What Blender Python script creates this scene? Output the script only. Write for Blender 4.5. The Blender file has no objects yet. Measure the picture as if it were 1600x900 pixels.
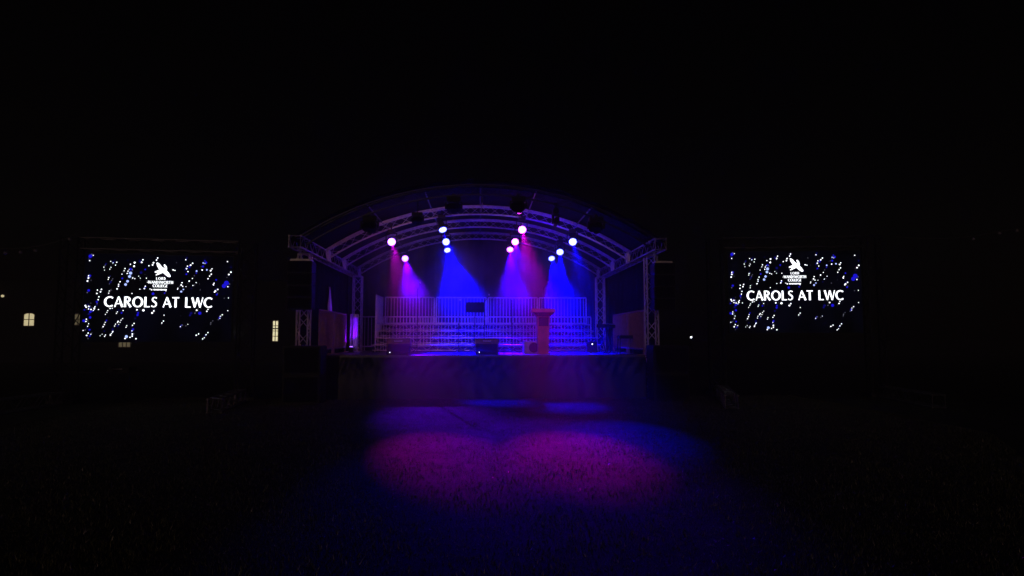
import bpy, bmesh, math, random
import numpy as np
from mathutils import Vector, Matrix
R = math.radians
random.seed(7)
scn = bpy.context.scene
COL = scn.collection

# ------------------------------------------------------------------ camera, sky, sun, exposure
CAM = Vector((0, -17.9, 1.7)); F = 1000.0          # focal length in pixels of the 1600 px photograph
YAW, PITCH = math.atan(50/F), math.atan(77/F)
cd = bpy.data.cameras.new('camera'); cam = bpy.data.objects.new('camera', cd); COL.objects.link(cam)
cd.sensor_width = 36; cd.lens = 36*F/1600; cd.clip_start = .05; cd.clip_end = 3000
cam.location = CAM; cam.rotation_euler = (R(90)+PITCH, 0, -YAW)
scn.camera = cam
CM = cam.rotation_euler.to_matrix()

w = bpy.data.worlds.new('World'); scn.world = w; w.use_nodes = True
nt = w.node_tree; sky = nt.nodes.new('ShaderNodeTexSky'); sky.sky_type = 'NISHITA'; sky.sun_disc = False
sky.sun_elevation = R(4); sky.sun_rotation = R(180); sky.altitude = 50
nt.links.new(sky.outputs[0], nt.nodes['Background'].inputs[0]); nt.nodes['Background'].inputs[1].default_value = .0001
sd = bpy.data.lights.new('front_light', 'SUN'); sd.energy = .13; sd.angle = R(.5); sd.color = (1, .62, .52)
front_light = bpy.data.objects.new('front_light', sd); COL.objects.link(front_light)
front_light.rotation_euler = (R(83), 0, R(-8))            # low warm light standing in for an unseen floodlight behind the camera
vs = scn.view_settings; vs.view_transform = 'Standard'; vs.look = 'None'; vs.exposure = 0; vs.gamma = 1; vs.use_curve_mapping = False
scn.cycles.use_denoising = True; scn.cycles.max_bounces = 6; scn.cycles.volume_bounces = 1
scn.cycles.sample_clamp_indirect = 4
HAZE_DENSITY = .004
POW = 1.0

def P(px, py, y):                                   # the point seen at a pixel on the plane of depth y
    d = CM @ Vector(((px-800)/F, (450-py)/F, -1))
    return CAM + d*((y-CAM.y)/d.y)
def G(px, py):                                      # the point of the ground seen at a pixel
    d = CM @ Vector(((px-800)/F, (450-py)/F, -1))
    return CAM + d*(-CAM.z/d.z)

# ------------------------------------------------------------------ materials
def mat(name, col, rough=.6, metal=0, vary=.25, scale=6, bump=0, emit=None, es=0, spec=.5):
    m = bpy.data.materials.new(name); m.use_nodes = True; t = m.node_tree; b = t.nodes['Principled BSDF']
    b.inputs['Roughness'].default_value = rough; b.inputs['Metallic'].default_value = metal
    b.inputs['Specular IOR Level'].default_value = spec
    tc = t.nodes.new('ShaderNodeTexCoord'); nz = t.nodes.new('ShaderNodeTexNoise'); nz.inputs['Scale'].default_value = scale
    nz.inputs['Detail'].default_value = 5; t.links.new(tc.outputs['Object'], nz.inputs['Vector'])
    rp = t.nodes.new('ShaderNodeValToRGB'); c = Vector(col)
    rp.color_ramp.elements[0].position = .3; rp.color_ramp.elements[1].position = .7
    rp.color_ramp.elements[0].color = (*(c*(1-vary)), 1); rp.color_ramp.elements[1].color = (*[min(1, x) for x in c*(1+vary)], 1)
    t.links.new(nz.outputs['Fac'], rp.inputs[0]); t.links.new(rp.outputs[0], b.inputs['Base Color'])
    if bump:
        bp = t.nodes.new('ShaderNodeBump'); bp.inputs['Strength'].default_value = bump; bp.inputs['Distance'].default_value = .02
        t.links.new(nz.outputs['Fac'], bp.inputs['Height']); t.links.new(bp.outputs[0], b.inputs['Normal'])
    if emit:
        b.inputs['Emission Color'].default_value = (*emit, 1); b.inputs['Emission Strength'].default_value = es
    return m
ALU = mat('aluminium', (.72, .70, .68), .33, .4, .2, 9)
ALUD = mat('dull_aluminium', (.34, .33, .32), .4, .3, .3, 9)
STEEL = mat('galvanised_steel', (.55, .54, .53), .5, .35, .2, 12)
BLACKM = mat('black_metal', (.009, .009, .01), .5, 0, spec=.25)
DARKT = mat('dark_truss', (.018, .018, .02), .4, .2, spec=.3)
GREYT = mat('weathered_truss', (.11, .11, .11), .35, .4)
BLACKC = mat('black_cloth', (.008, .008, .011), .9, 0, .3, 3, .2, spec=.1)
SKIRT = mat('skirt_cloth', (.005, .005, .006), .5, 0, .4, 5, .3, spec=.3)
CANOPY = mat('canopy_pvc', (.007, .007, .009), .85, 0, .3, 2, .35, spec=.08)
DECK = mat('deck_ply', (.05, .045, .042), .45, 0, .4, 9, .2)
TREAD = mat('tread_ply', (.10, .09, .085), .5, 0, .3, 8)
WOOD = mat('red_wood', (.42, .07, .11), .45, 0, .25, 4)
RAILB = mat('warm_lit_rail', (.26, .15, .13), .6, 0, .25, 8)  # warm light on the side rails put into their brown
CASE = mat('brown_case', (.20, .09, .065), .6, 0, .3, 7)
WHITE = mat('white_cloth', (.75, .75, .75), .8, 0, .08, 3)
PAPER = mat('white_paint', (.8, .8, .8), .5, 0, .1, 5)
PLAST = mat('black_plastic', (.008, .008, .009), .55, spec=.2)
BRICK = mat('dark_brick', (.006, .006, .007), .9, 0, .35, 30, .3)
SLATE = mat('slate', (.008, .008, .009), .8, 0, .3, 14)
FRAME = mat('window_frame', (.35, .33, .3), .6)
BULB = mat('frosted_bulb', (.22, .22, .22), .4)
CABLE = mat('cable_rubber', (.05, .05, .05), .5)
LITPANE = mat('lit_pane', (.6, .55, .4), .3, emit=(1, .86, .48), es=.62)
DIMPANE = mat('dim_lit_pane', (.5, .45, .3), .3, emit=(1, .86, .5), es=.09)
LITBRIGHT = mat('bright_lit_pane', (.6, .55, .4), .3, emit=(1, .9, .55), es=.95)
LED = mat('white_indicator', (.8, .8, .8), .3, emit=(.9, .95, 1), es=4)
GRASSM = mat('grass_blades', (.08, .085, .024), .4, 0, .8, 3.2, spec=.6)
_n = [n for n in GRASSM.node_tree.nodes if n.type == 'TEX_NOISE'][0]; _n.inputs['Detail'].default_value = 11; _n.inputs['Roughness'].default_value = .8
GROUNDM = mat('soil_turf', (.032, .034, .02), .95, 0, .45, 3, .5, spec=.1)

def emis(name, c, s):
    m = bpy.data.materials.new(name); m.use_nodes = True; t = m.node_tree; b = t.nodes['Principled BSDF']
    b.inputs['Base Color'].default_value = (.002, .002, .003, 1); b.inputs['Roughness'].default_value = .8; b.inputs['Specular IOR Level'].default_value = .05
    b.inputs['Emission Color'].default_value = (*c, 1); b.inputs['Emission Strength'].default_value = s
    return m
# ------------------------------------------------------------------ mesh helpers
def new(): return bmesh.new()
def obj(name, bm, m, parent=None, smooth=False):
    me = bpy.data.meshes.new(name); bm.to_mesh(me); bm.free()
    for x in (m if isinstance(m, (list, tuple)) else [m]): me.materials.append(x)
    if smooth: me.polygons.foreach_set('use_smooth', [True]*len(me.polygons))
    o = bpy.data.objects.new(name, me); COL.objects.link(o)
    if parent: o.parent = parent
    return o
def tag(o, label=None, cat=None, group=None, kind=None):
    if label: o['label'] = label
    if cat: o['category'] = cat
    if group: o['group'] = group
    if kind: o['kind'] = kind
    return o
def thing(name, label, cat, loc=(0, 0, 0), rz=0, group=None):
    o = bpy.data.objects.new(name, None); COL.objects.link(o); o.location = loc; o.rotation_euler.z = rz
    o.empty_display_size = .2
    return tag(o, label, cat, group)
def dup(root, loc, rz=None, label=None, group=None):
    def cp(o, par):
        c = o.copy(); COL.objects.link(c); c.parent = par
        for ch in list(o.children): cp(ch, c)
        return c
    r = cp(root, None); r.location = loc
    if rz is not None: r.rotation_euler.z = rz
    if label: r['label'] = label
    if group: r['group'] = group
    return r
def box(bm, lo, hi, bev=0):
    lo, hi = Vector(lo), Vector(hi); c = (lo+hi)/2; s = hi-lo
    g = bmesh.ops.create_cube(bm, size=1, matrix=Matrix.Translation(c) @ Matrix.Diagonal((*s, 1)))
    if bev:
        es = list({e for v in g['verts'] for e in v.link_edges})
        bmesh.ops.bevel(bm, geom=es, offset=bev, segments=2, affect='EDGES')
def tube(bm, a, b, r, n=6, r2=None):
    a, b = Vector(a), Vector(b); d = b-a
    if d.length < 1e-5: return
    m = Matrix.Translation((a+b)/2) @ d.to_track_quat('Z', 'Y').to_matrix().to_4x4()
    bmesh.ops.create_cone(bm, cap_ends=True, segments=n, radius1=r, radius2=r if r2 is None else r2, depth=d.length, matrix=m)
def poly_tube(bm, pts, r, n=6):
    for a, b in zip(pts, pts[1:]): tube(bm, a, b, r, n)
def truss_path(bm, pts, sides, ups, chords, r=.024, lr=.011, lace=None, n=6):
    C = [[Vector(p)+s*c[0]+u*c[1] for p, s, u in zip(pts, sides, ups)] for c in chords]
    for c in C: poly_tube(bm, c, r, n)
    k = len(C)
    lace = lace or [(i, (i+1) % k) for i in range(k)]
    for a, b in lace:
        for i in range(len(pts)-1):
            if i % 2: tube(bm, C[b][i], C[a][i+1], lr, 5)
            else: tube(bm, C[a][i], C[b][i+1], lr, 5)
    for i in (0, len(pts)-1):
        for a, b in lace: tube(bm, C[a][i], C[b][i], lr, 5)
def box_truss(bm, a, b, wd=.29, step=.29, r=.024, lr=.011, up=None):
    a, b = Vector(a), Vector(b); d = (b-a).normalized(); n = max(2, round((b-a).length/step))
    up = Vector(up) if up else (Vector((0, 0, 1)) if abs(d.z) < .9 else Vector((0, 1, 0)))
    s = d.cross(up).normalized(); u = s.cross(d).normalized(); h = wd/2
    pts = [a+(b-a)*i/n for i in range(n+1)]
    truss_path(bm, pts, [s]*(n+1), [u]*(n+1), [(-h, -h), (h, -h), (h, h), (-h, h)], r, lr)

# ------------------------------------------------------------------ ground and grass
bm = new(); bmesh.ops.create_grid(bm, x_segments=2, y_segments=2, size=400)
tag(obj('ground', bm, GROUNDM), kind='structure')
rng = np.random.default_rng(3)
N = 230000
gy = -16.6 + 17.2*rng.random(N)**1.25; gx = (rng.random(N)-.5)*2*(2.2+.62*(gy+17.9)); gx = gx.clip(-9, 9)
hgt = rng.uniform(.012, .042, N)*(1+.5*np.sin(gx*3.1+np.cos(gy*2.3)*2))**.5
ang = rng.random(N)*6.283; wd = rng.uniform(.002, .0045, N); lean = rng.uniform(0, .03, N); la = rng.random(N)*6.283
V = np.zeros((N, 3, 3), np.float32)
V[:, 0] = np.stack([gx-np.cos(ang)*wd, gy-np.sin(ang)*wd, np.zeros(N)], 1)
V[:, 1] = np.stack([gx+np.cos(ang)*wd, gy+np.sin(ang)*wd, np.zeros(N)], 1)
V[:, 2] = np.stack([gx+np.cos(la)*lean, gy+np.sin(la)*lean, hgt], 1)
me = bpy.data.meshes.new('grass'); me.vertices.add(3*N); me.loops.add(3*N); me.polygons.add(N)
me.vertices.foreach_set('co', V.ravel()); me.loops.foreach_set('vertex_index', np.arange(3*N, dtype=np.int32))
me.polygons.foreach_set('loop_start', np.arange(0, 3*N, 3, dtype=np.int32)); me.update(calc_edges=True)
me.materials.append(GRASSM); go = bpy.data.objects.new('grass', me); COL.objects.link(go)
tag(go, 'short trodden grass on the field in front of the stage', kind='stuff')

# ------------------------------------------------------------------ stage platform
FZ = 1.2
st = thing('stage_platform', 'raised black stage platform with a wrinkled dark skirt along its front', 'stage', (0, .1, 0))
bm = new(); box(bm, (-4.62, .03, FZ-.06), (4.78, 6.7, FZ), .006); obj('deck', bm, DECK, st)
bm = new()
for x in np.arange(-4.55, 4.75, .62):
    pass
NX, NZ = 260, 26
vg = []
for i in range(NX+1):
    for k in range(NZ+1):
        x = -4.6+9.36*i/NX; v = k/NZ; z = v*(FZ-.065)
        top = v**.5
        y = .012*math.sin(x*9+math.sin(x*2.1)*2+v*1.3)*(1.1-v) + .02*math.sin(x*2.7+v*5+math.sin(x*.9)*3)*(1-v**4)
        y += .022*math.exp(-((v-.8)/.22)**2)*(math.sin(11*x+9*v+3*math.sin(2.1*x))*math.sin(2.9*x-6*v)+.6*math.sin(17*x-12*v+2*math.sin(3.3*x)))
        y -= .05*(1-v)**2
        vg.append(bm.verts.new((x, y-.02, z+.004)))
for i in range(NX):
    for k in range(NZ):
        a = i*(NZ+1)+k; bm.faces.new((vg[a], vg[a+NZ+1], vg[a+NZ+2], vg[a+1]))
obj('skirt', bm, SKIRT, st, True)
for sx in (-4.6, 4.76):
    bm = new(); box(bm, (sx-.01, .04, 0), (sx+.01, 6.68, FZ-.065)); obj('side_skirt', bm, BLACKC, st)

# ------------------------------------------------------------------ stage roof
RB = 8.34
def arch_z(x): return 5.5-(RB-math.sqrt(RB*RB-x*x))
rf = thing('stage_roof', 'curved arched truss roof over the stage on four lattice towers', 'stage roof', (0, 0, 0))
def arch(y, m, extra=0):
    bm = new(); n = 30; pts, ups = [], []
    for i in range(n+1):
        x = -4.62+9.24*i/n; pts.append(Vector((x, y, arch_z(x)+.12))); ups.append(Vector((x, 0, arch_z(x)-(5.5-RB))).normalized())
    truss_path(bm, pts, [Vector((0, 1, 0))]*(n+1), ups, [(-.12, .12), (.12, .12), (0, -.12)], .028, .0065)
    return obj('arch_truss', bm, m, rf)
arch(-1.0, DARKT)
for y in (1.7, 4.0, 6.7): arch(y, ALU)
HX = 4.76
for s in (-1, 1):
    bm = new(); box_truss(bm, (s*HX, -1.35, 4.16), (s*HX, 7.0, 4.16), .29, .29); obj('header_truss', bm, ALUD, rf)
    for y in (0, 6.4):
        bm = new(); box_truss(bm, (s*4.85 if y == 0 else s*4.6, y, .12), (s*4.85 if y == 0 else s*4.6, y, 4.0), .3, .34, .024, .012); o = obj('post', bm, ALU, rf)
        b2 = new(); x = s*4.85 if y == 0 else s*4.6
        box(b2, (x-.32, y-.32, .004), (x+.32, y+.32, .03), .004); tube(b2, (x, y, .03), (x, y, .14), .05, 12); obj('base_plate', b2, BLACKM, rf)
    for y in (1.7, 4.0, 6.7):                         # the shoes where the arches meet the headers
        b2 = new(); box(b2, (s*4.60-.05, y-.14, 4.0), (s*4.60+.03, y-.06, 4.33), .006); box(b2, (s*4.60-.05, y+.06, 4.0), (s*4.60+.03, y+.14, 4.33), .006)
        obj('arch_shoe', b2, PAPER, rf)
for x in (-3.0, -1.5, 0, 1.5, 3.0):
    bm = new(); z = arch_z(x)+.26; tube(bm, (x, -1.1, z), (x, 6.8, z), .022, 8); obj('purlin', bm, DARKT, rf)
bm = new(); tube(bm, (0.05, -.95, 5.75), (.05, -.95, 5.3), .02, 8); tube(bm, (.05, -.95, 5.3), (.02, 1.7, 5.55), .012, 6); obj('hanger_strap', bm, GREYT, rf)
bm = new(); n, mY = 60, 24; vg = []
for j in range(mY+1):
    y = -1.22+8.2*j/mY
    for i in range(n+1):
        x = -5.0+10.0*i/n
        z = arch_z(x)+.34-.05*abs(math.sin(j/mY*math.pi*3.0))-.012*math.sin(x*7+j)-.01*math.sin(x*13+y*4)
        vg.append(bm.verts.new((x, y, z)))
for j in range(mY):
    for i in range(n):
        a = j*(n+1)+i; bm.faces.new((vg[a], vg[a+1], vg[a+n+2], vg[a+n+1]))
o = obj('canopy', bm, CANOPY, rf, True)
so = o.modifiers.new('thick', 'SOLIDIFY'); so.thickness = .012; so.offset = 1
def cloth_panel(name, fn, nu, nv, m, parent):
    bm = new(); vg = [bm.verts.new(fn(i/nu, j/nv)) for i in range(nu+1) for j in range(nv+1)]
    for i in range(nu):
        for j in range(nv):
            a = i*(nv+1)+j; bm.faces.new((vg[a], vg[a+nv+1], vg[a+nv+2], vg[a+1]))
    o = obj(name, bm, m, parent, True); q = o.modifiers.new('thick', 'SOLIDIFY'); q.thickness = .006
    return o
for s in (-1, 1):
    cloth_panel('side_wall', lambda u, v: (s*(5.02+.02*math.sin(u*60)+.015*math.sin(u*23+v*4)), .25+6.5*u, .3+3.75*v), 90, 10, BLACKC, rf)
cloth_panel('back_wall', lambda u, v: (-5.0+10*u, 7.05+.03*math.sin(u*150)+.02*math.sin(u*47+v*3), .1+v*(arch_z(-5.0+10*u)+.2-.1)), 220, 10, BLACKC, rf)

# ------------------------------------------------------------------ guard rails and choir risers
def rail(label, a, b, z0, z1, group, step=.12, feet=True, mid=None, m=STEEL):
    a, b = Vector((a[0], a[1], 0)), Vector((b[0], b[1], 0)); L = (b-a).length; rz = math.atan2(b.y-a.y, b.x-a.x)
    t = thing('guard_rail', label, 'guard rail', (a.x, a.y, z0), rz, group); H = z1-z0; f = .16 if feet else .04
    bm = new(); q = .025
    tube(bm, (q, 0, H), (L-q, 0, H), q, 8); tube(bm, (q, 0, f), (L-q, 0, f), q*.9, 8)
    for x in (q, L-q): tube(bm, (x, 0, 0), (x, 0, H), q, 8)
    if mid: tube(bm, (q, 0, mid), (L-q, 0, mid), q*.8, 8)
    obj('frame', bm, m, t)
    bm = new(); n = max(2, round(L/step))
    for i in range(1, n): tube(bm, (L*i/n, 0, f), (L*i/n, 0, H), .0125, 6)
    obj('bars', bm, m, t)
    if feet:
        for x in (.12, L-.12):
            b2 = new(); box(b2, (x-.02, -.16, 0), (x+.02, .16, .012)); tube(b2, (x, 0, .012), (x, 0, f), .016, 6); obj('foot', b2, m, t)
    return t
GR1, GR2, GR3 = 'guard rails round the stage edge', 'guard rails on top of the choir steps', 'guard rails along the stage sides'
rail('side guard rail of close upright bars at the front of the stage, opposite the keyboard', (-4.5, .3), (-4.5, 2.05), FZ, 2.47, GR3, .1, m=RAILB)
rail('side guard rail of close upright bars, next to the glowing purple column', (-4.5, 2.1), (-4.5, 3.9), FZ, 2.47, GR3, .1, m=RAILB)
rail('side guard rail of close upright bars behind the stool, nearest the stage front', (4.68, .2), (4.68, 2.2), FZ, 2.47, GR3, .1, m=RAILB)
rail('side guard rail of close upright bars beyond the keyboard', (4.68, 2.25), (4.68, 4.4), FZ, 2.47, GR3, .1, m=RAILB)
xs = [-4.45, -3.65, -1.7, .25, 2.2, 4.3]
nm = ['short guard rail in the gap between the purple column and the choir steps',
      'rear stage guard rail behind the choir steps, behind the tallest pale beam',
      'rear stage guard rail behind the choir steps and the music stand',
      'rear stage guard rail seen between the music stand and the lectern',
      'rear stage guard rail behind the choir steps, right of the lectern']
for i in range(5): rail(nm[i], (xs[i], 6.45), (xs[i+1]-.04, 6.45), FZ, 2.47, GR1, .13)
RX0, RX1 = -3.55, 4.05
tiers = [(3.55, 4.15, .26), (4.2, 4.8, .49), (4.85, 5.45, .735), (5.5, 6.1, .98)]
rs = thing('choir_riser', 'stepped choir riser of open lattice frames and dark boards, four tiers', 'riser', (0, 0, FZ))
for k, (y0, y1, h) in enumerate(tiers):
    bm = new(); box(bm, (RX0, y0, h-.035), (RX1, y1, h), .004); obj('tread', bm, TREAD, rs)
    bm = new(); tube(bm, (RX0, y0-.03, h-.018), (RX1, y0-.03, h-.018), .02, 8)
    lo = h-.19
    tube(bm, (RX0, y0-.03, lo), (RX1, y0-.03, lo), .016, 8)
    n = 38
    for i in range(n):
        xa, xb = RX0+(RX1-RX0)*i/n, RX0+(RX1-RX0)*(i+1)/n
        tube(bm, (xa, y0-.03, lo if i % 2 else h-.018), (xb, y0-.03, h-.018 if i % 2 else lo), .009, 5)
    obj('front_lattice', bm, ALUD, rs)
    for i in range(5):
        x = RX0+.03+(RX1-RX0-.06)*i/4
        for y in (y0+.03, y1-.03):
            bm = new(); tube(bm, (x, y, 0), (x, y, h-.036), .02, 6); obj('leg', bm, BLACKM, rs)
z0 = FZ+.98
xr = [RX0+.02, -1.65, .28, 2.2, RX1]
nm2 = ['tall guard rail at the top of the choir steps, under the purple beam', 'tall guard rail at the top of the choir steps, behind the music stand',
       'tall guard rail at the top of the choir steps, just left of the lectern', 'tall guard rail atop the choir steps, under the deep blue beam beyond the lectern']
for i in range(4): rail(nm2[i], (xr[i], 6.05), (xr[i+1]-.03, 6.05), z0, 3.18, GR2, .118, False)
rail('side guard rail running back along the end of the choir steps', (RX0-.05, 4.5), (RX0-.05, 6.0), FZ, 3.16, 'guard rails on the ends of the choir steps', .09, False, 1.0)

# ------------------------------------------------------------------ stage lights
BLUE, PURP, MAG = (.0, .0, 1), (.22, 0, 1), (.75, 0, .9)
LENS = {}
for nme, c in (('blue', (1.3, 1.5, 15)), ('purple', (4, 1.2, 15)), ('magenta', (9, 1.2, 13))):
    LENS[nme] = mat(nme+'_lens', (.5, .5, .5), .3, emit=[x/15 for x in c], es=15)
def lamp_dir(bm_fn, d): pass
def stage_light(px, py, y, col, target, power, cone, label, blend=1.0):
    kind = 'blue' if col == BLUE else 'purple' if px < 690 else 'magenta'
    p = P(px, py, y); tgt = Vector(target); d = (tgt-p).normalized()
    t = thing('stage_light', label, 'stage light', p, 0, 'lit stage lights under the roof')
    Rm = d.to_track_quat('Z', 'Y').to_matrix().to_4x4()
    def T(bm): bmesh.ops.transform(bm, matrix=Rm, verts=bm.verts)
    bm = new(); tube(bm, (0, 0, -.30), (0, 0, -.012), .085, 20, .125); tube(bm, (0, 0, -.34), (0, 0, -.30), .06, 16, .085)
    tube(bm, (0, 0, -.05), (0, 0, -.012), .132, 20); T(bm); obj('head', bm, BLACKM, t)
    bm = new(); r = .115
    bmesh.ops.create_uvsphere(bm, u_segments=20, v_segments=12, radius=r, matrix=Matrix.Diagonal((1, 1, .45, 1)))
    T(bm); obj('lens', bm, LENS[kind], t, True)
    hz = math.atan2(d.y, d.x); ax = Vector((-math.sin(hz), math.cos(hz), 0))
    c = d*(-.15)
    bm = new()
    for s in (-1, 1):
        tube(bm, c+ax*s*.12, c+ax*s*.17, .02, 8); tube(bm, c+ax*s*.16, c+ax*s*.16+Vector((0, 0, .22)), .016, 6)
    tube(bm, c-ax*.17+Vector((0, 0, .22)), c+ax*.17+Vector((0, 0, .22)), .016, 6); obj('yoke', bm, BLACKM, t)
    ztop = max(.36, arch_z(p.x)+.02-p.z)
    bm = new(); box(bm, c+Vector((-.11, -.09, .235)), c+Vector((.11, .09, .33)), .01)
    tube(bm, c+Vector((0, 0, .33)), c+Vector((0, 0, ztop)), .018, 8); obj('clamp', bm, BLACKM, t)
    ld = bpy.data.lights.new('spot', 'SPOT'); ld.energy = power*POW; ld.color = col
    ld.spot_size = R(cone); ld.spot_blend = blend; ld.shadow_soft_size = 0
    lo = bpy.data.objects.new('spot', ld); COL.objects.link(lo); lo.parent = t
    lo.location = d*.09; lo.rotation_euler = (-d).to_track_quat('Z', 'Y').to_euler()
    return t
Y1, Y2, Y3 = 1.45, 3.75, 6.2
KW = 1000
stage_light(612, 378, Y1, (.46, 0, .46), G(692, 706), 12*KW, 13, 'lit purple stage light on the front arch, at its left end')
stage_light(692, 359, Y1, BLUE, P(765, 592, -.6), 13*KW, 24, 'lit blue stage light on the front arch, topmost of three blue lights in a line')
stage_light(816, 359, Y1, (.9, 0, .7), G(892, 704), 9.5*KW, 13.5, 'lit magenta stage light on the front arch, topmost of three pink beams')
stage_light(895, 378, Y1, BLUE, G(965, 678), 11*KW, 17, 'lit blue stage light on the front arch, at its right end')
stage_light(697, 378, Y2, BLUE, G(775, 750), 3.5*KW, 20, 'lit blue stage light on the middle arch, middle of three blue lights in a line')
stage_light(805, 378, Y2, (.10, 0, 1), G(855, 692), 9*KW, 20, 'lit magenta stage light on the middle arch, between a larger and a smaller pink light')
stage_light(875, 394, Y2, BLUE, G(890, 634), 16*KW, 18, 'lit blue stage light on the middle arch, middle of the three at the right')
stage_light(633, 404, Y3, (.10, 0, 1), G(690, 648), 15*KW, 18, 'lit purple stage light on the rear arch, lowest at the left')
stage_light(699, 391, Y3, BLUE, P(736, 524, 3.7), 36*KW, 46, 'lit blue stage light on the rear arch, lowest of three blue lights in a line')
stage_light(797, 390, Y3, (.04, 0, 1), P(806, 540, 3.0), 24*KW, 34, 'lit magenta stage light on the rear arch, smallest of the pink lights')
stage_light(862, 404, Y3, BLUE, P(893, 527, 3.7), 40*KW, 42, 'lit blue stage light on the rear arch, smallest of the three at the right')

def moving_head(px, py, label, sc, target, col, power, cone, slim=False, y=-.98, lens=(60, 24, 14)):
    p = P(px, py, y); t = thing('moving_head', label, 'stage light', p, 0, 'moving heads on the front lip arch, facing the stage')
    t.scale = (sc, sc, sc); top = (arch_z(p.x)+.02-p.z)/sc; d = (Vector(target)-p).normalized()
    w2 = .1 if slim else .3
    bm = new(); box(bm, (-w2*.8, -.14, .1), (w2*.8, .14, .25), .02); obj('base', bm, PLAST, t)
    bm = new(); box(bm, (-w2, -.07, -.16), (-w2+.06, .07, .098), .015); box(bm, (w2-.06, -.07, -.16), (w2, .07, .098), .015); box(bm, (-w2+.03, -.06, .06), (w2-.03, .06, .095)); obj('yoke', bm, PLAST, t)
    hw = w2-.065; Rm = Matrix.Translation((0, 0, -.12)) @ d.to_track_quat('Z', 'Y').to_matrix().to_4x4()
    bm = new(); box(bm, (-hw, -.13, -.17), (hw, .13, .10), .045); tube(bm, (0, 0, .10), (0, 0, .17), min(hw, .12), 20)
    bmesh.ops.transform(bm, matrix=Rm, verts=bm.verts); obj('head', bm, PLAST, t)
    bm = new(); tube(bm, (0, 0, .171), (0, 0, .18), min(hw, .12)*.85, 20); bmesh.ops.transform(bm, matrix=Rm, verts=bm.verts)
    obj('lens', bm, emis('moving_head_lens', lens, 1) if power else PLAST, t)
    bm = new(); tube(bm, (0, 0, .25), (0, .0, max(.30, top)), .022, 8); box(bm, (-.06, -.05, max(.29, top)-.05), (.06, .05, max(.33, top)+.03), .01); obj('clamp', bm, BLACKM, t)
    if power:
        ld = bpy.data.lights.new('wash', 'SPOT'); ld.energy = power; ld.color = col; ld.spot_size = R(cone); ld.spot_blend = .8; ld.shadow_soft_size = 0
        lo = bpy.data.objects.new('wash', ld); COL.objects.link(lo); lo.parent = t
        lo.location = Vector((0, 0, -.12))+d*.2; lo.rotation_euler = (-d).to_track_quat('Z', 'Y').to_euler()
moving_head(578, 350, 'dark backed moving head lamp hung lowest on the left of the front lip arch', .8, (-2.4, 4.5, 1.9), (.9, .16, .8), 190, 38, lens=(30, 1, 55))
moving_head(652, 341, 'small dark moving head above and right of the first purple light', .6, (-1.8, 4.5, 1.9), (1, .40, .40), 20, 40, lens=(360, 150, 75))  # strong lens glow, turned from view, added to warm the arch chords
moving_head(709, 320, 'dark backed moving head close above the topmost blue light left of centre', .78, (-.6, 4.8, 2.0), (1, .36, .8), 300, 38, lens=(4, 2, 35))
moving_head(810, 319, 'dark backed moving head with open yoke just above the topmost magenta light', .78, (1.75, 1.1, 2.0), (1, .06, .60), 95, 24, lens=(36, 2, 40))
moving_head(868, 341, 'slim upright dark lamp between the magenta and the right blue light', 1.0, (1.6, 6.0, 2.6), (.03, .0, 1), 450, 90, True, lens=(360, 150, 75))  # wide blue wash added to fill the smoke, warm lens glow for the arches
moving_head(931, 351, 'dark backed moving head hung lowest on the right of the front lip arch', .78, (4.6, 2.4, 1.7), (1, .20, .34), 10, 44, lens=(3, 1, 40))

# ------------------------------------------------------------------ things on the stage
def at_floor(px, y): p = P(px, 500, y); return Vector((p.x, y, FZ))
p = at_floor(848.5, 1.1)
t = thing('lectern', 'tapered red wooden lectern with wide sloping top at the stage front', 'lectern', p)
bm = new()
def prism(bm, sec):                                  # sections (z, half width, y front, y back)
    rows = [[bm.verts.new((-h, f, z)), bm.verts.new((h, f, z)), bm.verts.new((h, b, z)), bm.verts.new((-h, b, z))] for z, h, f, b in sec]
    for a, b in zip(rows, rows[1:]):
        for i in range(4): bm.faces.new((a[i], a[(i+1) % 4], b[(i+1) % 4], b[i]))
    bm.faces.new(rows[0][::-1]); bm.faces.new(rows[-1])
prism(bm, [(.04, .15, -.1, .22), (1.12, .185, -.16, .24)]); obj('column', bm, WOOD, t)
bm = new(); box(bm, (-.2, -.17, 0), (.2, .28, .04), .006); obj('base', bm, WOOD, t)
bm = new(); prism(bm, [(.83, .142, -.151, -.13), (1.09, .152, -.166, -.13)]); obj('front_panel', bm, PLAST, t)
bm = new(); prism(bm, [(1.121, .19, -.2, .25), (1.235, .31, -.24, .3)]); obj('tray', bm, PLAST, t)
bm = new(); box(bm, (-.34, -.26, 1.236), (.34, .32, 1.34), .01); obj('top', bm, WOOD, t)

def mic_stand(px, y, mx, my, label, group='microphone stands on the stage', rz=0):
    p = at_floor(px, y); q = P(mx, my, y-.25)-p; t = thing('microphone_stand', label, 'microphone stand', p, 0, group)
    h = max(.9, q.z-.12)
    bm = new()
    for k in range(3):
        a = rz+k*2.094; tube(bm, (0, 0, .16), (math.cos(a)*.3, math.sin(a)*.3, .012), .009, 6)
    obj('tripod', bm, BLACKM, t)
    bm = new(); tube(bm, (0, 0, .05), (0, 0, h*.6), .014, 8); tube(bm, (0, 0, h*.6), (0, 0, h), .009, 8); tube(bm, (0, 0, h*.6-.03), (0, 0, h*.6+.03), .02, 8); obj('pole', bm, BLACKM, t)
    bm = new(); e = Vector((q.x, q.y, q.z)); tube(bm, (0, .15, h-.05), e, .008, 6); obj('boom', bm, BLACKM, t)
    bm = new(); tube(bm, e, e+Vector((0, -.1, .02)), .012, 8, .016); bmesh.ops.create_uvsphere(bm, u_segments=10, v_segments=8, radius=.026, matrix=Matrix.Translation(e+Vector((0, -.12, .024)))); obj('microphone', bm, STEEL, t)
mic_stand(652, 2.6, 657, 443, 'tall thin black microphone stand in front of the purple beam')
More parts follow.
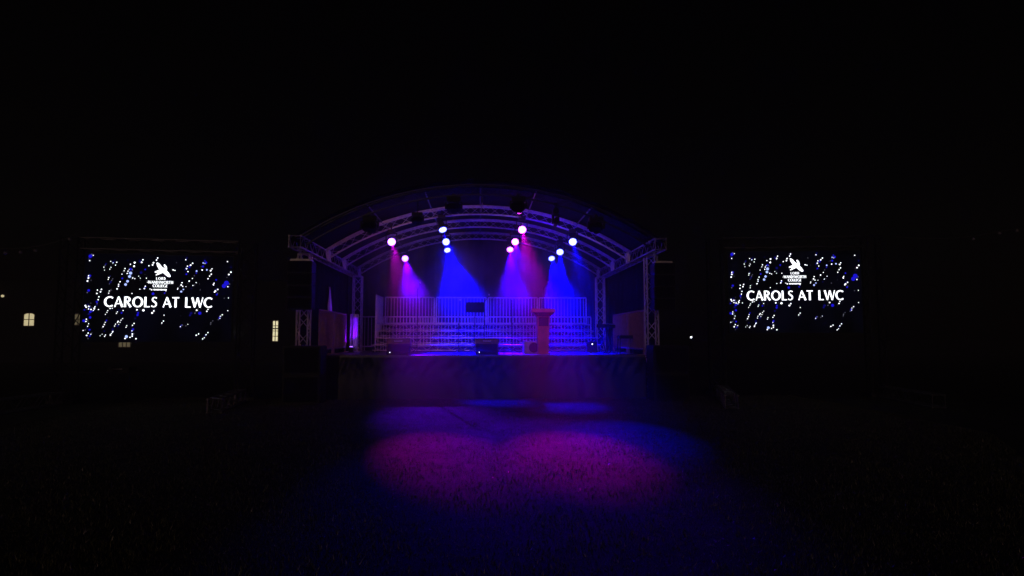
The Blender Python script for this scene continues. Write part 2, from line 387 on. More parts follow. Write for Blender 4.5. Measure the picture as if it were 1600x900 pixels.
mic_stand(757, 2.3, 764, 462, 'black microphone stand just right of the music stand')
mic_stand(800, 1.4, 800, 468, 'black microphone stand left of the lectern with pale spread foot', rz=.5)
mic_stand(850, 3.0, 856, 442, 'tall thin black microphone stand rising behind the lectern')
mic_stand(717, 2.2, 719, 470, 'black microphone stand just left of the music stand')

p = at_floor(742, 1.9); t = thing('music_stand', 'black music stand with broad flat desk at centre stage', 'music stand', p)
bm = new(); m4 = Matrix.Translation((0, 0, 1.43)) @ Matrix.Rotation(R(-18), 4, 'X') @ Matrix.Diagonal((.56, .012, .32, 1)); bmesh.ops.create_cube(bm, size=1, matrix=m4)
box(bm, (-.28, -.10, 1.262), (.28, -.03, 1.275)); obj('desk', bm, mat('matt_black', (.004, .004, .005), .8, spec=.1), t)
bm = new(); tube(bm, (0, .02, .05), (0, .02, 1.4), .013, 8); obj('pole', bm, BLACKM, t)
bm = new()
for k in range(3): tube(bm, (0, .02, .2), (math.cos(k*2.1+.6)*.28, math.sin(k*2.1+.6)*.28, .01), .009, 6)
obj('tripod', bm, BLACKM, t)

def monitor(px, y, label, w_=.62):
    p = at_floor(px, y); t = thing('floor_monitor', label, 'loudspeaker', p, 0, 'wedge monitors at the stage front')
    bm = new(); vs_ = [(-w_/2, -.2, 0), (w_/2, -.2, 0), (w_/2, .22, 0), (-w_/2, .22, 0), (-w_/2, -.17, .10), (w_/2, -.17, .10), (w_/2, .12, .31), (-w_/2, .12, .31), (w_/2, .22, .26), (-w_/2, .22, .26)]
    V_ = [bm.verts.new(v) for v in vs_]
    for f in ((3, 2, 1, 0), (0, 1, 5, 4), (4, 5, 6, 7), (7, 6, 8, 9), (9, 8, 2, 3), (1, 2, 8, 6, 5), (0, 4, 7, 9, 3)): bm.faces.new([V_[i] for i in f])
    bmesh.ops.bevel(bm, geom=bm.edges[:], offset=.008, segments=1, affect='EDGES'); obj('cabinet', bm, PLAST, t)
    bm = new(); bmesh.ops.create_uvsphere(bm, u_segments=8, v_segments=6, radius=.011, matrix=Matrix.Translation((-w_/2+.1, -.205, .075))); obj('indicator', bm, LED, t)
    bm = new(); box(bm, (-w_/2-.004, -.05, .10), (-w_/2-.001, .08, .14)); obj('handle', bm, STEEL, t)
monitor(623, .62, 'black wedge monitor with white indicator in front of the left brown case')
monitor(760.5, .62, 'black wedge monitor with white indicator in front of the brown case by the music stand')
def case(px, y, label, w_=.68):
    p = at_floor(px, y); t = thing('flight_case', label, 'case', p, 0, 'brown cases behind the wedge monitors')
    bm = new(); box(bm, (-w_/2, -.17, 0), (w_/2, .2, .46), .012); obj('body', bm, CASE, t)
    bm = new(); box(bm, (-w_/2-.006, -.177, .443), (w_/2+.006, -.165, .468)); box(bm, (-w_/2-.006, -.177, .28), (w_/2+.006, -.171, .292)); obj('edge_trim', bm, BLACKM, t)
    bm = new(); poly_tube(bm, [(-.11, -.17, .40), (-.11, -.2, .39), (.11, -.2, .39), (.11, -.17, .40)], .008); obj('handle', bm, PAPER, t)
case(624, 1.12, 'low brown case with pale handle behind the leftmost wedge monitor')
case(761, 1.12, 'low brown case with pale handle below the music stand')

p = at_floor(829, 1.6); t = thing('floor_speaker', 'pale boxy floor speaker with round dark cone beside the lectern', 'loudspeaker', p, .15)
bm = new(); box(bm, (-.23, -.16, .0), (.23, .16, .38), .02); obj('cabinet', bm, mat('grey_cabinet', (.3, .3, .31), .6), t)
bm = new(); tube(bm, (.06, -.185, .19), (.06, -.161, .19), .15, 28); obj('grille', bm, PLAST, t)

p = at_floor(947, 2.3); t = thing('keyboard', 'black stage keyboard on a folding stand near the side rail', 'keyboard', p, R(62))
bm = new(); box(bm, (-.55, -.15, .80), (.55, .15, .91), .015); obj('body', bm, PLAST, t)
bm = new(); box(bm, (-.5, -.145, .911), (.5, -.02, .922)); obj('keys', bm, PAPER, t)
bm = new()
for y in (-.12, .12):
    tube(bm, (-.35, y, .0), (.35, y, .8), .016, 6); tube(bm, (.35, y, 0), (-.35, y, .8), .016, 6)
tube(bm, (-.35, -.2, .016), (-.35, .2, .016), .016, 6); tube(bm, (.35, -.2, .016), (.35, .2, .016), .016, 6); obj('stand', bm, BLACKM, t)
p = at_floor(977, 1.7); t = thing('stool', 'black padded stool on four legs between the keyboard and side rail', 'stool', p)
bm = new(); box(bm, (-.24, -.2, .46), (.24, .2, .56), .03); obj('seat', bm, PLAST, t)
for sx in (-1, 1):
    for sy in (-1, 1):
        bm = new(); tube(bm, (sx*.2, sy*.16, .46), (sx*.22, sy*.18, 0), .018, 8); obj('leg', bm, BLACKM, t)
p = at_floor(924, 2.8); t = thing('power_box', 'small black box with white indicator light by the choir steps', 'power box', p)
bm = new(); box(bm, (-.16, -.12, 0), (.16, .12, .36), .012); obj('body', bm, PLAST, t)
bm = new(); bmesh.ops.create_uvsphere(bm, u_segments=10, v_segments=8, radius=.02, matrix=Matrix.Translation((0, -.125, .28))); obj('indicator', bm, LED, t)

# glowing column and its uplight, flap of cloth on the side wall
p = at_floor(554, 4.3)
t = thing('light_column', 'short truss column wrapped in white cloth glowing purple beside the side rail', 'column', p)
bm = new(); box_truss(bm, (0, 0, .04), (0, 0, 1.28), .22, .3, .018, .011); obj('truss', bm, ALU, t)
bm = new(); box(bm, (-.24, -.24, 0), (.24, .24, .025), .004); obj('base_plate', bm, PAPER, t)
cloth_panel('cloth', lambda u, v: (-.02+.16*u, -.145-.012*math.sin(u*9), .08+1.2*v), 12, 8, WHITE, t)
p2 = at_floor(549.5, 3.75); t = thing('uplight', 'small floor uplight with purple lens at the foot of the white column', 'uplight', p2)
bm = new(); tube(bm, (0, 0, .03), (0, .03, .17), .06, 16, .07); box(bm, (-.1, -.06, 0), (.1, .06, .03), .004); obj('housing', bm, BLACKM, t)
bm = new(); tube(bm, (0, .031, .171), (0, .033, .178), .055, 16); obj('lens', bm, LENS['purple'], t)
ld = bpy.data.lights.new('uplight_spot', 'SPOT'); ld.energy = 90; ld.color = (.14, .0, 1); ld.spot_size = R(100); ld.spot_blend = .8; ld.shadow_soft_size = 0
lo = bpy.data.objects.new('uplight_spot', ld); COL.objects.link(lo); lo.parent = t; lo.location = (0, .04, .2)
lo.rotation_euler = (Vector((.2, -.2, -1))).to_track_quat('Z', 'Y').to_euler()
q = [P(531, 450, 3.5), P(538, 490, 3.5), P(530, 490, 3.3)]
bm = new(); nn = 10; rows = []
for i in range(nn+1):
    v = i/nn; z = 3.36-.98*v
    rows.append([bm.verts.new((-4.96+.02*math.sin(v*7), 3.3-.02*v, z)), bm.verts.new((-4.95+.05*v+.02*math.sin(v*5), 3.40, z)), bm.verts.new((-4.95+.09*v, 3.46+.05*v, z))])
for a, b in zip(rows, rows[1:]):
    for i in range(2): bm.faces.new((a[i], a[i+1], b[i+1], b[i]))
fo = obj('cloth_flap', bm, WHITE, None, True); q = fo.modifiers.new('thick', 'SOLIDIFY'); q.thickness = .006
tag(fo, 'narrow pale cloth flap hanging on the stage side wall, lit purple', 'cloth flap')

# ------------------------------------------------------------------ loudspeakers beside the stage
def array(px0, px1, y, label):
    a, b = P(px0, 405, y), P(px1, 478, y); xc = (a.x+b.x)/2; wd = abs(b.x-a.x); t = thing('line_array', label, 'loudspeaker', (xc, y, 4.0), 0, 'hanging loudspeaker columns beside the stage')
    n = 4; h = 1.28/n
    for k in range(n):
        bm = new(); zt = -.3-k*h; box(bm, (-wd/2, -.02+.02*k, zt-h+.012), (wd/2, .42, zt), .015); o = obj('cabinet', bm, PLAST, t)
        bm = new(); box(bm, (-wd/2+.03, -.035+.02*k, zt-h+.04), (wd/2-.03, -.022+.02*k, zt-.03), .004); obj('grille', bm, BLACKC, o)
    bm = new(); box(bm, (-wd/2+.05, .05, -.29), (wd/2-.05, .35, -.24), .006)
    hx = (HX if xc > 0 else -HX)-xc
    tube(bm, (hx, .2, -.24), (hx, .2, .02), .012, 6); tube(bm, (-.15, .2, -.24), (hx, .2, -.02), .008, 6); obj('flying_frame', bm, STEEL, t)
array(449, 486, -.95, 'black loudspeaker column hanging by the left stage tower')
array(1022, 1056, -.95, 'black loudspeaker column hanging by the right stage tower')
def subs(px0, px1, y, labels):
    a, b = P(px0, 620, y), P(px1, 620, y); xc = (a.x+b.x)/2; wd = b.x-a.x
    for k in range(2):
        t = thing('subwoofer', labels[k], 'loudspeaker', (xc, y, .74*k+.004*k), 0, 'stacked bass speakers beside the stage')
        bm = new(); box(bm, (-wd/2, 0, .0), (wd/2, .7, .74), .02); o = obj('cabinet', bm, PLAST, t)
        bm = new(); box(bm, (-wd/2+.05, -.02, .06), (wd/2-.05, -.002, .68), .006); obj('grille', bm, BLACKC, t)
subs(440, 499, -1.25, ['black bass speaker on the grass, bottom of the stack left of the stage', 'black bass speaker, top of the stack left of the stage'])
subs(1022, 1078, -1.0, ['black bass speaker on the grass, bottom of the stack right of the stage', 'black bass speaker, top of the stack right of the stage'])

# ------------------------------------------------------------------ LED screens
def screen_background():
    m = emis('screen_navy', (.0012, .0014, .0075), 1); t = m.node_tree; b = t.nodes['Principled BSDF']
    tc = t.nodes.new('ShaderNodeTexCoord'); nz = t.nodes.new('ShaderNodeTexNoise'); nz.inputs['Scale'].default_value = .9; nz.inputs['Detail'].default_value = 2
    rp = t.nodes.new('ShaderNodeValToRGB'); rp.color_ramp.elements[0].position = .38; rp.color_ramp.elements[1].position = .68
    rp.color_ramp.elements[0].color = (.0001, .0001, .0004, 1); rp.color_ramp.elements[1].color = (.0006, .0007, .0035, 1)
    t.links.new(tc.outputs['Object'], nz.inputs['Vector']); t.links.new(nz.outputs['Fac'], rp.inputs[0]); t.links.new(rp.outputs[0], b.inputs['Emission Color'])
    return m
SCR = [screen_background(), emis('screen_white', (.92, .95, 1), 2.2), emis('screen_blue', (.012, .008, .72), .9), emis('screen_pale_blue', (.38, .48, 1), 1.5),
       emis('screen_dim_blue', (.004, .003, .14), .9), emis('screen_dim_white', (.3, .3, .42), .5)]
W_, B_, L_, D_, M_ = 1, 2, 3, 4, 5
DOTS = """550,158,13,2 567,152,4 547,188,5 545,176,4,4 675,190,4 690,200,4 712,195,5 706,215,4 635,230,4 672,243,4 640,250,3 765,237,5 760,252,4 784,254,5 800,240,9,2 797,207,5
823,195,8 820,220,8 873,175,6 866,192,7 855,185,10,4 800,267,11,3 795,290,10,3 784,323,9,3 773,345,9,3 780,270,5 815,300,5 828,305,4 862,300,3 865,262,10,4 890,240,6,2 912,215,5
935,208,7 940,193,7 958,175,6 965,160,6 545,290,5 545,305,7 540,325,7 562,320,3,5 668,300,5 665,312,4 738,327,5 730,345,5 730,357,5 722,375,6 680,330,8,4 550,388,9,2 603,385,5 627,380,6
622,396,6 600,408,6 614,430,5 675,390,4 673,405,4 610,450,5 895,355,5 890,370,6 862,375,4 900,300,4 907,328,3 935,378,6 925,372,4 945,405,10,2 1017,400,6,2 1025,385,4 815,405,4 1065,240,6
1077,243,5 1143,168,5 1187,192,6 1175,205,7 1150,230,6 1160,250,5 1155,212,5 1255,188,5,3 1273,185,9,2 1255,212,8,2 1250,237,6 1280,235,6,3 1313,228,5 1305,240,7 1310,265,6 1300,278,5
1290,297,5 1215,245,6,3 1213,260,5,2 1190,297,4 1170,315,6 1195,345,4 1215,325,4 1412,175,5 1437,248,7 1424,265,7 1437,215,5,4 1410,325,18,2 1395,345,16,2 1420,350,5 1330,327,5 1328,340,4
1340,382,8 1355,370,6 1350,405,7,2 1335,388,6 1125,327,5 1120,343,6 1130,352,5 1135,373,5,3 1122,388,7,3 1100,365,4 1098,373,4 1150,353,3 1243,375,3,5 1427,428,4 1425,516,4 1390,545,5
1378,555,4 535,490,7 540,500,6 555,495,6 555,512,5 570,515,6 590,510,6 593,497,5 615,515,4 567,530,9,2 567,568,9,2 530,590,10,2 545,580,5 543,595,5 560,610,4 555,627,4 529,655,4 567,650,7,2
560,672,5 552,688,6 577,680,4 570,692,6,2 685,508,5 698,506,4 672,522,4 667,533,4 730,530,4 725,540,4 765,520,4 850,515,7 858,535,7,2 855,550,8,2 890,518,10 955,522,6 945,535,8 1020,550,4
1018,590,5 1008,603,5 755,585,4 738,593,5 735,600,5 722,612,4 750,600,4 718,625,4 660,600,4 655,615,5 648,630,5 792,622,4 788,633,4 836,607,5 827,620,5 825,657,4 828,678,6 828,692,6
815,700,5 793,695,10,3 785,708,6 852,710,6 695,685,6 700,675,4 665,685,4 645,680,3 660,694,4 633,690,3 1125,628,4 1137,617,4,5 1160,622,3,5 1172,612,3 1228,686,6 1243,677,5 1302,668,5
1290,683,5 1280,703,4 1270,711,5 1318,600,4,5 1330,587,3,5 1225,515,7 1245,535,12,2 1190,535,10,4 1183,550,8,4 1290,522,6 1297,508,5 780,180,4,4 700,180,3,4 1085,190,3,5 1400,430,3,5"""
def pcl(x):                                           # picture units of the display: metres on a 4.0 x 2.54 m screen
    return x
SW, SH = 4.0, 2.54
def U(x, y, z=0): return Vector(((x-520)/930*SW-SW/2, -z, SH/2-(y-140)/590*SH))
def face(bm, pts, mi):
    try: f = bm.faces.new([bm.verts.new(p) for p in pts]); f.material_index = mi
    except ValueError: pass
def stroke(bm, pts, ws, z, T):
    pts = [Vector(p) for p in pts]; n = len(pts); L = []
    for i in range(n):
        a, b = pts[max(0, i-1)], pts[min(n-1, i+1)]; d = (b-a); nrm = Vector((-d.y, d.x)).normalized(); w_ = ws[i] if isinstance(ws, (list, tuple)) else ws
        L.append((pts[i]+nrm*w_/2, pts[i]-nrm*w_/2))
    for a, b in zip(L, L[1:]): face(bm, [T(a[0]), T(a[1]), T(b[1]), T(b[0])], W_)
def arc(cx, cy, rx, ry, a0, a1, n, thick, thin):
    pts, ws = [], []
    for i in range(n+1):
        a = R(a0+(a1-a0)*i/n); pts.append((cx+rx*math.cos(a), cy+ry*math.sin(a))); ws.append(thin+(thick-thin)*math.cos(a)**2)
    return pts, ws
TK, TN = .195, .125  # strokes widened to take in the bloom round the letters
def glyph(c):
    if c == 'C': p, w_ = arc(.47, .5, .40, .455, 48, 312, 26, TK, TN); w_[0] = w_[-1] = .13; return [(p, w_)], .80
    if c == 'O': return [arc(.47, .5, .39, .455, 0, 360, 36, TK, TN)], .94
    if c == 'A': return [([(.03, 0), (.34, .99)], [.11, .10]), ([(.34, .99), (.70, 0)], [.14, TK]), ([(.14, .32), (.58, .32)], .09)], .73
    if c == 'R':
        p, w_ = arc(.22, .74, .28, .215, 90, -90, 14, TK*.95, TN)
        return [([(.11, 0), (.11, 1)], [TK, TK*.9]), ([(.1, .955), (.22, .955)], TN), (p, w_), ([(.1, .525), (.22, .525)], TN), ([(.27, .52), (.62, 0)], [.13, TK])], .66
    if c == 'L': return [([(.11, 0), (.11, 1)], [TK, TK*.9]), ([(.1, .05), (.52, .05)], [.1, .11])], .54
    if c == 'T': return [([(0, .95), (.62, .95)], [.11, .11]), ([(.31, 0), (.31, .95)], [TK, TK*.88])], .64
    if c == 'W': return [([(.02, 1), (.27, .01)], [TK, .14]), ([(.27, .01), (.5, .98)], [.1, .1]), ([(.5, .98), (.75, .01)], [TK, .14]), ([(.75, .01), (.99, 1)], [.1, .1])], 1.0
    if c == 'S': return [([(.47, .87), (.40, .935), (.29, .955), (.17, .91), (.10, .79), (.13, .67), (.24, .57), (.36, .47), (.45, .36), (.44, .2), (.36, .09), (.24, .045), (.12, .07), (.03, .15)],
                          [.12, .1, .1, .11, .13, .15, .16, .165, .15, .13, .11, .1, .1, .12])], .54
    if c == 'D': p, w_ = arc(.2, .5, .42, .455, 90, -90, 18, TK, TN); return [([(.11, 0), (.11, 1)], TK), ([(.1, .955), (.2, .955)], TN), ([(.1, .045), (.2, .045)], TN), (p, w_)], .74
    if c == 'N': return [([(.09, 0), (.09, 1)], .12), ([(.09, 1), (.62, 0)], .15), ([(.62, 0), (.62, 1)], .12)], .74
    if c == 'H': return [([(.1, 0), (.1, 1)], TK), ([(.6, 0), (.6, 1)], TK), ([(.1, .52), (.6, .52)], .1)], .74
    if c == 'E': return [([(.11, 0), (.11, 1)], TK), ([(.1, .95), (.5, .95)], .1), ([(.1, .52), (.45, .52)], .1), ([(.1, .05), (.52, .05)], .1)], .57
    if c == 'G': p, w_ = arc(.47, .5, .40, .455, 48, 330, 26, TK, TN); return [(p, w_), ([(.8, .02), (.8, .45)], .14)], .9
    return [], .34
def text(bm, s, x0, x1, ytop, ybot, z=.006):
    gl = [glyph(c) for c in s]; nat = sum(g[1] for g in gl); h = ybot-ytop
    tr = ((x1-x0)/h-nat)/max(1, len(s)-1); sx = 1
    if tr < -.03: tr = .02; sx = (x1-x0)/h/(nat+tr*(len(s)-1))
    x = 0
    for k, (st_, adv) in enumerate(gl):
        for j, (p, w_) in enumerate(st_):
            stroke(bm, p, w_, z, lambda v, x=x, j=j: U(x0+(v[0]+x)*h*sx, ybot-v[1]*h, z+.0006*j))
        x += adv+tr
def ellipse(bm, x, y, r, mi, z):
    c = [U(x+r*math.cos(a)*1.0, y+r*1.0*math.sin(a), z) for a in np.linspace(0, 6.283, 11)[:-1]]
    face(bm, c, mi)
def Z6(x, y, z=.006): return U((180+x/8.18)*4, (390+y/8.18-360)*4, z)
def make_screen(corner_l, corner_r, z_top, label, gl):
    a, b = Vector(corner_l), Vector(corner_r); c = (a+b)/2; rz = math.atan2(b.y-a.y, b.x-a.x); wd = (b-a).length; sc = wd/SW
    t = thing('led_screen', label, 'led screen', (c.x, c.y, z_top-SH*sc/2), rz, 'led screens either side of the stage'); t.scale = (sc, 1, sc)
    bm = new(); box(bm, (-SW/2-.02, .004, -SH/2-.02), (SW/2+.02, .10, SH/2+.02), .004)
    for i in range(1, 8): box(bm, (-SW/2+i*SW/8-.2, .1, -SH/2+.05), (-SW/2+i*SW/8+.2, .13, SH/2-.05))
    obj('cabinet', bm, PLAST, t)
    bm = new(); face(bm, [Vector((-SW/2, 0, -SH/2)), Vector((SW/2, 0, -SH/2)), Vector((SW/2, 0, SH/2)), Vector((-SW/2, 0, SH/2))], 0)
    for k, s in enumerate(DOTS.split()):
        q = [float(v) for v in s.split(',')]; mi = int(q[3]) if len(q) > 3 else W_
        ellipse(bm, q[0], q[1], q[2]*(.92 if mi != W_ else .74), mi, .002+.00001*k if mi in (B_, D_) else .004+.00001*k)
    rr_ = random.Random(5)
    for k in range(120):
        q = [float(v) for v in rr_.choice(DOTS.split()).split(',')[:2]]; o_ = rr_.choice((1, -1))*rr_.uniform(9, 26)
        x_, y_ = q[0]+o_*.55, q[1]-o_; c_ = rr_.random()
        if 522 < x_ < 1445 and 145 < y_ < 722 and not (640 < x_ < 1330 and 420 < y_ < 505) and not (900 < x_ < 1075 and 185 < y_ < 390):
            ellipse(bm, x_, y_, rr_.uniform(1.8, 3.6) if c_ < .55 else rr_.uniform(4, 8), M_ if c_ < .4 else W_ if c_ < .55 else D_ if c_ < .85 else B_, .0012+.000004*k)
    for k, poly in enumerate(([(488, 150), (505, 148), (530, 165), (560, 205), (600, 230), (640, 275), (670, 315), (677, 340), (660, 348), (630, 335), (590, 300), (555, 262), (525, 240), (498, 195)],
                 [(582, 172), (600, 172), (620, 200), (628, 235), (615, 262), (590, 240), (600, 215), (585, 190)], [(470, 275), (520, 250), (560, 240), (575, 270), (520, 282), (475, 290)],
                 [(560, 262), (590, 280), (520, 315), (488, 328), (485, 318), (520, 285)])):
        face(bm, [Z6(*p_, .0065+.0006*k) for p_ in poly], W_)
    text(bm, 'LORD', 961, 1021, 292, 309); text(bm, 'WANDSWORTH', 912, 1069, 317, 336); text(bm, 'COLLEGE', 941, 1035, 341, 360)
    for k in range(11): ellipse(bm, 952+k*7.4, 377, 4.0 if k % 3 else 5, W_, .0052+.0002*k)
    text(bm, 'CAROLS AT LWC', 648, 1325, 427, 497)
    obj('display', bm, SCR, t)
    # gantry that carries the screen
    g = thing('screen_gantry', gl, 'truss frame', (c.x, c.y, 0), rz, 'truss frames carrying the screens')
    hw = wd/2+.36; H = z_top+.62
    for s in (-1, 1):
        bm = new(); box_truss(bm, (s*hw, .1, .1), (s*hw, .1, H-.2), .4, .4, .025, .012); obj('upright', bm, DARKT, g)
        bm = new(); box(bm, (s*hw-.3, -.2, .004), (s*hw+.3, .4, .1), .01); obj('base_plate', bm, BLACKM, g)
        bm = new(); box_truss(bm, (s*hw-(.0 if s > 0 else .5), -3.0 if s > 0 else -3.6, .17), (s*hw, -.35, .17), .29, .29, .024, .011); obj('outrigger', bm, DARKT if 0 else GREYT, g)
    bm = new(); box_truss(bm, (-hw+.2, .1, H-.35), (hw-.2, .1, H-.35), .29, .3, .022, .010); obj('header', bm, DARKT, g)
    bm = new()
    for x in (-wd*.35, wd*.35): tube(bm, (x, .06, z_top-.01), (x, .06, H-.49), .012, 6)
    obj('hanging_strap', bm, BLACKM, g)
    return t
YL, YR = -.45, .35
a = P(130, 470, YL-.25); b = P(362.5, 470, YL+.28)
make_screen((a.x, a.y, 0), (b.x, b.y, 0), P(246, 398.5, YL).z, 'large dark led screen reading CAROLS AT LWC, nearest the lit arched window', 'dark truss frame holding the screen on the left of the stage')
a = P(1139, 470, YR+.28); b = P(1347, 470, YR-.25)
make_screen((a.x, a.y, 0), (b.x, b.y, 0), P(1244, 392.5, YR).z, 'large dark led screen reading CAROLS AT LWC, beside the tiny distant lamp', 'dark truss frame holding the screen on the right of the stage')

# trestle table and mixer below the left screen
a = P(80, 580, 1.2); b = P(212, 580, 1.2)
t = thing('trestle_table', 'dark trestle table standing on the grass under the left screen', 'table', ((a.x+b.x)/2, 1.2, 0)); hw = (b.x-a.x)/2; th = a.z
bm = new(); box(bm, (-hw, -.35, th-.03), (hw, .35, th), .005); obj('top', bm, BLACKM, t)
for s in (-1, 1):
    bm = new()
    for y in (-.28, .28): tube(bm, (s*hw*.8, y*.4, th-.03), (s*hw*.8, y, 0), .018, 6)
    obj('leg', bm, BLACKM, t)
q = P(192, 580, 1.2); t = thing('mixer_case', 'small black equipment case on the trestle table', 'case', (q.x, 1.15, th))
bm = new(); box(bm, (-.3, -.22, 0), (.3, .22, .12), .01); obj('body', bm, PLAST, t)
bm = new(); poly_tube(bm, [(-.12, -.22, .07), (-.12, -.25, .07), (.12, -.25, .07), (.12, -.22, .07)], .009); obj('handle', bm, ALU, t)

# ------------------------------------------------------------------ building with lit windows
BY = 27.0
a = P(-120, 500, BY); b = P(486, 500, BY)
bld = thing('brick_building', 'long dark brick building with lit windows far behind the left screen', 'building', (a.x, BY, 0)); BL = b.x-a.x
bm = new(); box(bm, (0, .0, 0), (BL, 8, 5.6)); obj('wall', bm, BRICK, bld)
bm = new(); rr = [bm.verts.new(v) for v in ((-.3, -.3, 5.603), (BL+.3, -.3, 5.603), (BL+.3, 8.3, 5.603), (-.3, 8.3, 5.603), (-.3, 4, 8.2), (BL+.3, 4, 8.2))]
for f in ((0, 1, 5, 4), (2, 3, 4, 5), (0, 4, 3), (1, 2, 5), (3, 2, 1, 0)): bm.faces.new([rr[i] for i in f])
obj('roof', bm, SLATE, bld)
def window(px0, px1, py0, py1, arched, m, label=None, nx=2, ny=2):
    a, b = P(px0, py1, BY-.02), P(px1, py0, BY-.02); x0, x1, z0_, z1 = a.x-bld.location.x, b.x-bld.location.x, a.z, b.z
    rise = (z1-z0_)*.16 if arched else 0
    outline = [(x0, z0_), (x1, z0_), (x1, z1-rise)]+([(x0+(x1-x0)*(.5+.5*math.cos(k*math.pi/8)), z1-rise+rise*math.sin(k*math.pi/8)) for k in range(1, 8)] if arched else [])+[(x0, z1-rise)]
    bm = new(); w0 = .07
    pts = outline+[outline[0]]
    for p_, q_ in zip(pts, pts[1:]): tube(bm, (p_[0], -.04, p_[1]), (q_[0], -.04, q_[1]), w0/2, 6)
    for i in range(1, nx): x = x0+(x1-x0)*i/nx; box(bm, (x-.025, -.07, z0_), (x+.025, -.035, z1-.01))
    for j in range(1, ny): z = z0_+(z1-z0_)*j/ny; box(bm, (x0, -.068, z-.025), (x1, -.037, z+.025))
    f = obj('window', bm, FRAME, bld)
    if label: f['label'] = label
    bm = new(); bm.faces.new([bm.verts.new((x, -.02, z)) for x, z in outline])
    g = bmesh.ops.extrude_face_region(bm, geom=bm.faces[:]); bmesh.ops.translate(bm, vec=(0, .012, 0), verts=[v for v in g['geom'] if isinstance(v, bmesh.types.BMVert)])
    bmesh.ops.recalc_face_normals(bm, faces=bm.faces); obj('pane', bm, m, f)
window(36.5, 55, 489, 509.5, True, LITPANE, 'lit arched window alone left of the screen')
window(114, 131, 490, 508, True, DIMPANE, 'lit arched window partly hidden by the truss upright')
window(185, 206, 500, 542.5, False, DIMPANE, 'lit window peeping out below the screen', 3, 3)
window(425.3, 435.5, 501, 533.5, False, LITBRIGHT, 'bright tall sash window between screen and stage', 2, 4)
bm = new(); p_ = P(429, 513.2, BY-.1); x = p_.x-bld.location.x; box(bm, (x-.35, -.09, p_.z-.05), (x+.4, -.075, p_.z+.03)); obj('window_bar', bm, SLATE, bld)
for px, py, sz, label in ((4, 462.5, .09, 'small lit wall lamp at the left edge of the picture'), (369, 519.3, .06, 'tiny white wall lamp between screen and bright sash window')):
    p_ = P(px, py, BY-.14); t = thing('wall_lamp', label, 'lamp', (p_.x, BY-.002, p_.z), 0, 'wall lamps on the dark building')
    bm = new(); box(bm, (-.05, -.05, -.1), (.05, 0, .12), .008); obj('bracket', bm, BLACKM, t)
    bm = new(); bmesh.ops.create_uvsphere(bm, u_segments=12, v_segments=8, radius=sz, matrix=Matrix.Translation((0, -.05-sz, 0))); obj('globe', bm, LITPANE if sz > .08 else LED, t)
p_ = P(1080, 527, 20); t = thing('distant_lamp', 'tiny white lamp far off in the dark right of the stage', 'lamp', (p_.x, 20, 0))
bm = new(); tube(bm, (0, 0, 0), (0, 0, p_.z-.05), .03, 8); obj('pole', bm, BLACKM, t)
bm = new(); bmesh.ops.create_uvsphere(bm, u_segments=12, v_segments=8, radius=.055, matrix=Matrix.Translation((0, 0, p_.z))); obj('globe', bm, LED, t)

# ------------------------------------------------------------------ festoon strings
def festoon(pix, bulbs, y, label):
    pts = [P(px, py, y) for px, py in pix]; t = thing('festoon_string', label, 'string lights', (pts[0].x, y, 0), 0, 'unlit festoon strings')
    o_ = Vector(t.location); bm = new(); poly_tube(bm, [p_-o_ for p_ in pts], .009, 6); obj('cable', bm, CABLE, t)
    for px, py in bulbs:
        e = P(px, py, y)-o_
        zt = np.interp(px, [a_[0] for a_ in pix], [P(a_[0], a_[1], y).z for a_ in pix])
        bm = new(); tube(bm, (e.x, 0, zt-o_.z), (e.x, 0, e.z+.03), .016, 8); q_ = obj('bulb', bm, BLACKM, t)
        bm = new(); bmesh.ops.create_uvsphere(bm, u_segments=12, v_segments=8, radius=.034, matrix=Matrix.Translation((e.x, 0, e.z))); obj('glass', bm, BULB, q_, True)
festoon([(-60, 383), (-30, 386), (0, 388), (18, 388.6), (36, 388), (52, 386), (70, 382.5), (88, 378), (108, 371), (122, 364)], [(8, 395), (32, 394), (55, 391.5), (109, 374)], -4.2, 'slack festoon string with grey unlit bulbs left of the arched window')
festoon([(1400, 369.5), (1425, 371.6), (1450, 373), (1475, 373), (1500, 371.5), (1521, 369), (1540, 365.5), (1562, 361.5), (1590, 357), (1640, 350)], [(1521, 373.5), (1562, 364.5), (1589, 360.5)], -4.0, 'slack festoon string with grey unlit bulbs right of the right screen')

# ------------------------------------------------------------------ haze
bm = new(); box(bm, (-60, -26, -1), (60, 44, 14))
hz = bpy.data.materials.new('haze_air'); hz.use_nodes = True; t = hz.node_tree; t.nodes.remove(t.nodes['Principled BSDF'])
pv = t.nodes.new('ShaderNodeVolumePrincipled'); pv.inputs['Color'].default_value = (.9, .9, .95, 1); pv.inputs['Density'].default_value = HAZE_DENSITY; pv.inputs['Anisotropy'].default_value = .35
t.links.new(pv.outputs[0], t.nodes['Material Output'].inputs['Volume'])
ho = obj('haze', bm, hz); tag(ho, kind='stuff'); ho['label'] = 'thin stage haze hanging in the night air'

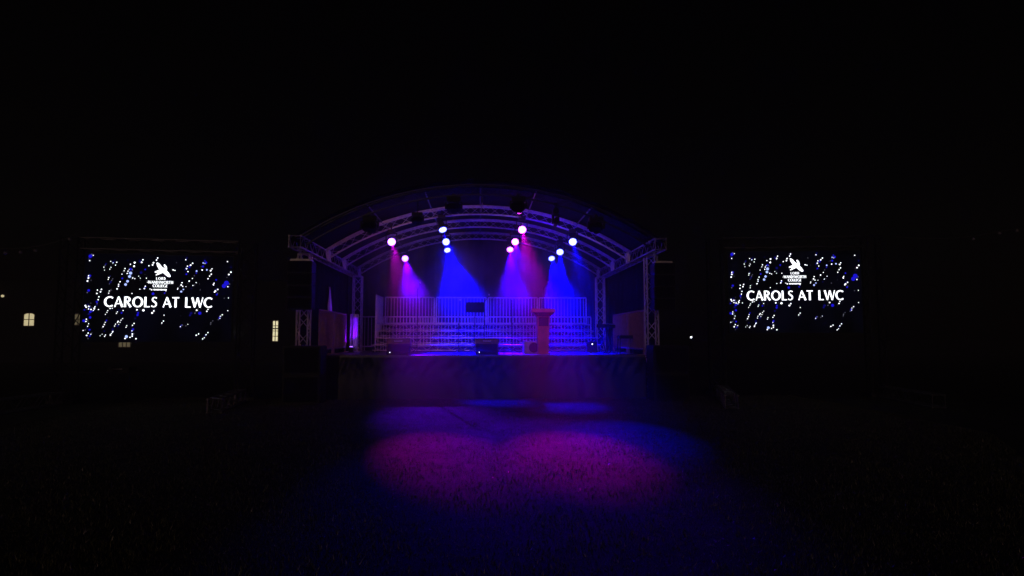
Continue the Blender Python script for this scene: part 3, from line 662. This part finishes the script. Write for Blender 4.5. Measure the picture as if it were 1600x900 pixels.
# smoke from the stage hazer: thicker air drifting under the roof and out over the front edge
SMOKE = .075
bm = new(); box(bm, (-9, -9, .05), (9, 6.9, 8.6))
sm = bpy.data.materials.new('stage_smoke'); sm.use_nodes = True; t = sm.node_tree; t.nodes.remove(t.nodes['Principled BSDF'])
tc = t.nodes.new('ShaderNodeTexCoord'); sep = t.nodes.new('ShaderNodeSeparateXYZ'); t.links.new(tc.outputs['Object'], sep.inputs[0])
def ramp(out, a, b):
    m = t.nodes.new('ShaderNodeMapRange'); m.interpolation_type = 'SMOOTHSTEP'; m.inputs['From Min'].default_value = a; m.inputs['From Max'].default_value = b
    t.links.new(out, m.inputs['Value']); return m.outputs[0]
def mul(a, b):
    m = t.nodes.new('ShaderNodeMath'); m.operation = 'MULTIPLY'; t.links.new(a, m.inputs[0])
    if isinstance(b, (int, float)): m.inputs[1].default_value = b
    else: t.links.new(b, m.inputs[1])
    return m.outputs[0]
nz = t.nodes.new('ShaderNodeTexNoise'); nz.inputs['Scale'].default_value = .7; nz.inputs['Detail'].default_value = 4; t.links.new(tc.outputs['Object'], nz.inputs['Vector'])
d_ = ramp(nz.outputs['Fac'], .34, .66)
for o_, a_, b_ in ((sep.outputs['X'], -5.1, -2.6), (sep.outputs['X'], 5.3, 3.0), (sep.outputs['Y'], -.6, 3.8), (sep.outputs['Z'], 2.1, 3.6), (sep.outputs['Z'], 5.3, 4.2)): d_ = mul(d_, ramp(o_, a_, b_))
pv = t.nodes.new('ShaderNodeVolumePrincipled'); pv.inputs['Color'].default_value = (.9, .9, .95, 1); pv.inputs['Anisotropy'].default_value = .35
w_ = nz.outputs['Fac']
for o_, a_, b_ in ((sep.outputs['X'], -8.9, -1.0), (sep.outputs['X'], 8.9, 1.0), (sep.outputs['Y'], -8.8, -.5), (sep.outputs['Z'], 8.5, 4.0), (sep.outputs['Z'], .05, .8)): w_ = mul(w_, ramp(o_, a_, b_))
ad = t.nodes.new('ShaderNodeMath'); t.links.new(mul(d_, SMOKE), ad.inputs[0]); t.links.new(mul(w_, .010), ad.inputs[1])
t.links.new(ad.outputs[0], pv.inputs['Density']); t.links.new(pv.outputs[0], t.nodes['Material Output'].inputs['Volume'])
so = obj('smoke', bm, sm); tag(so, 'drifting stage smoke under the roof lit by the beams', kind='stuff')
scn.cycles.volume_step_rate = .4; scn.cycles.volume_max_steps = 128
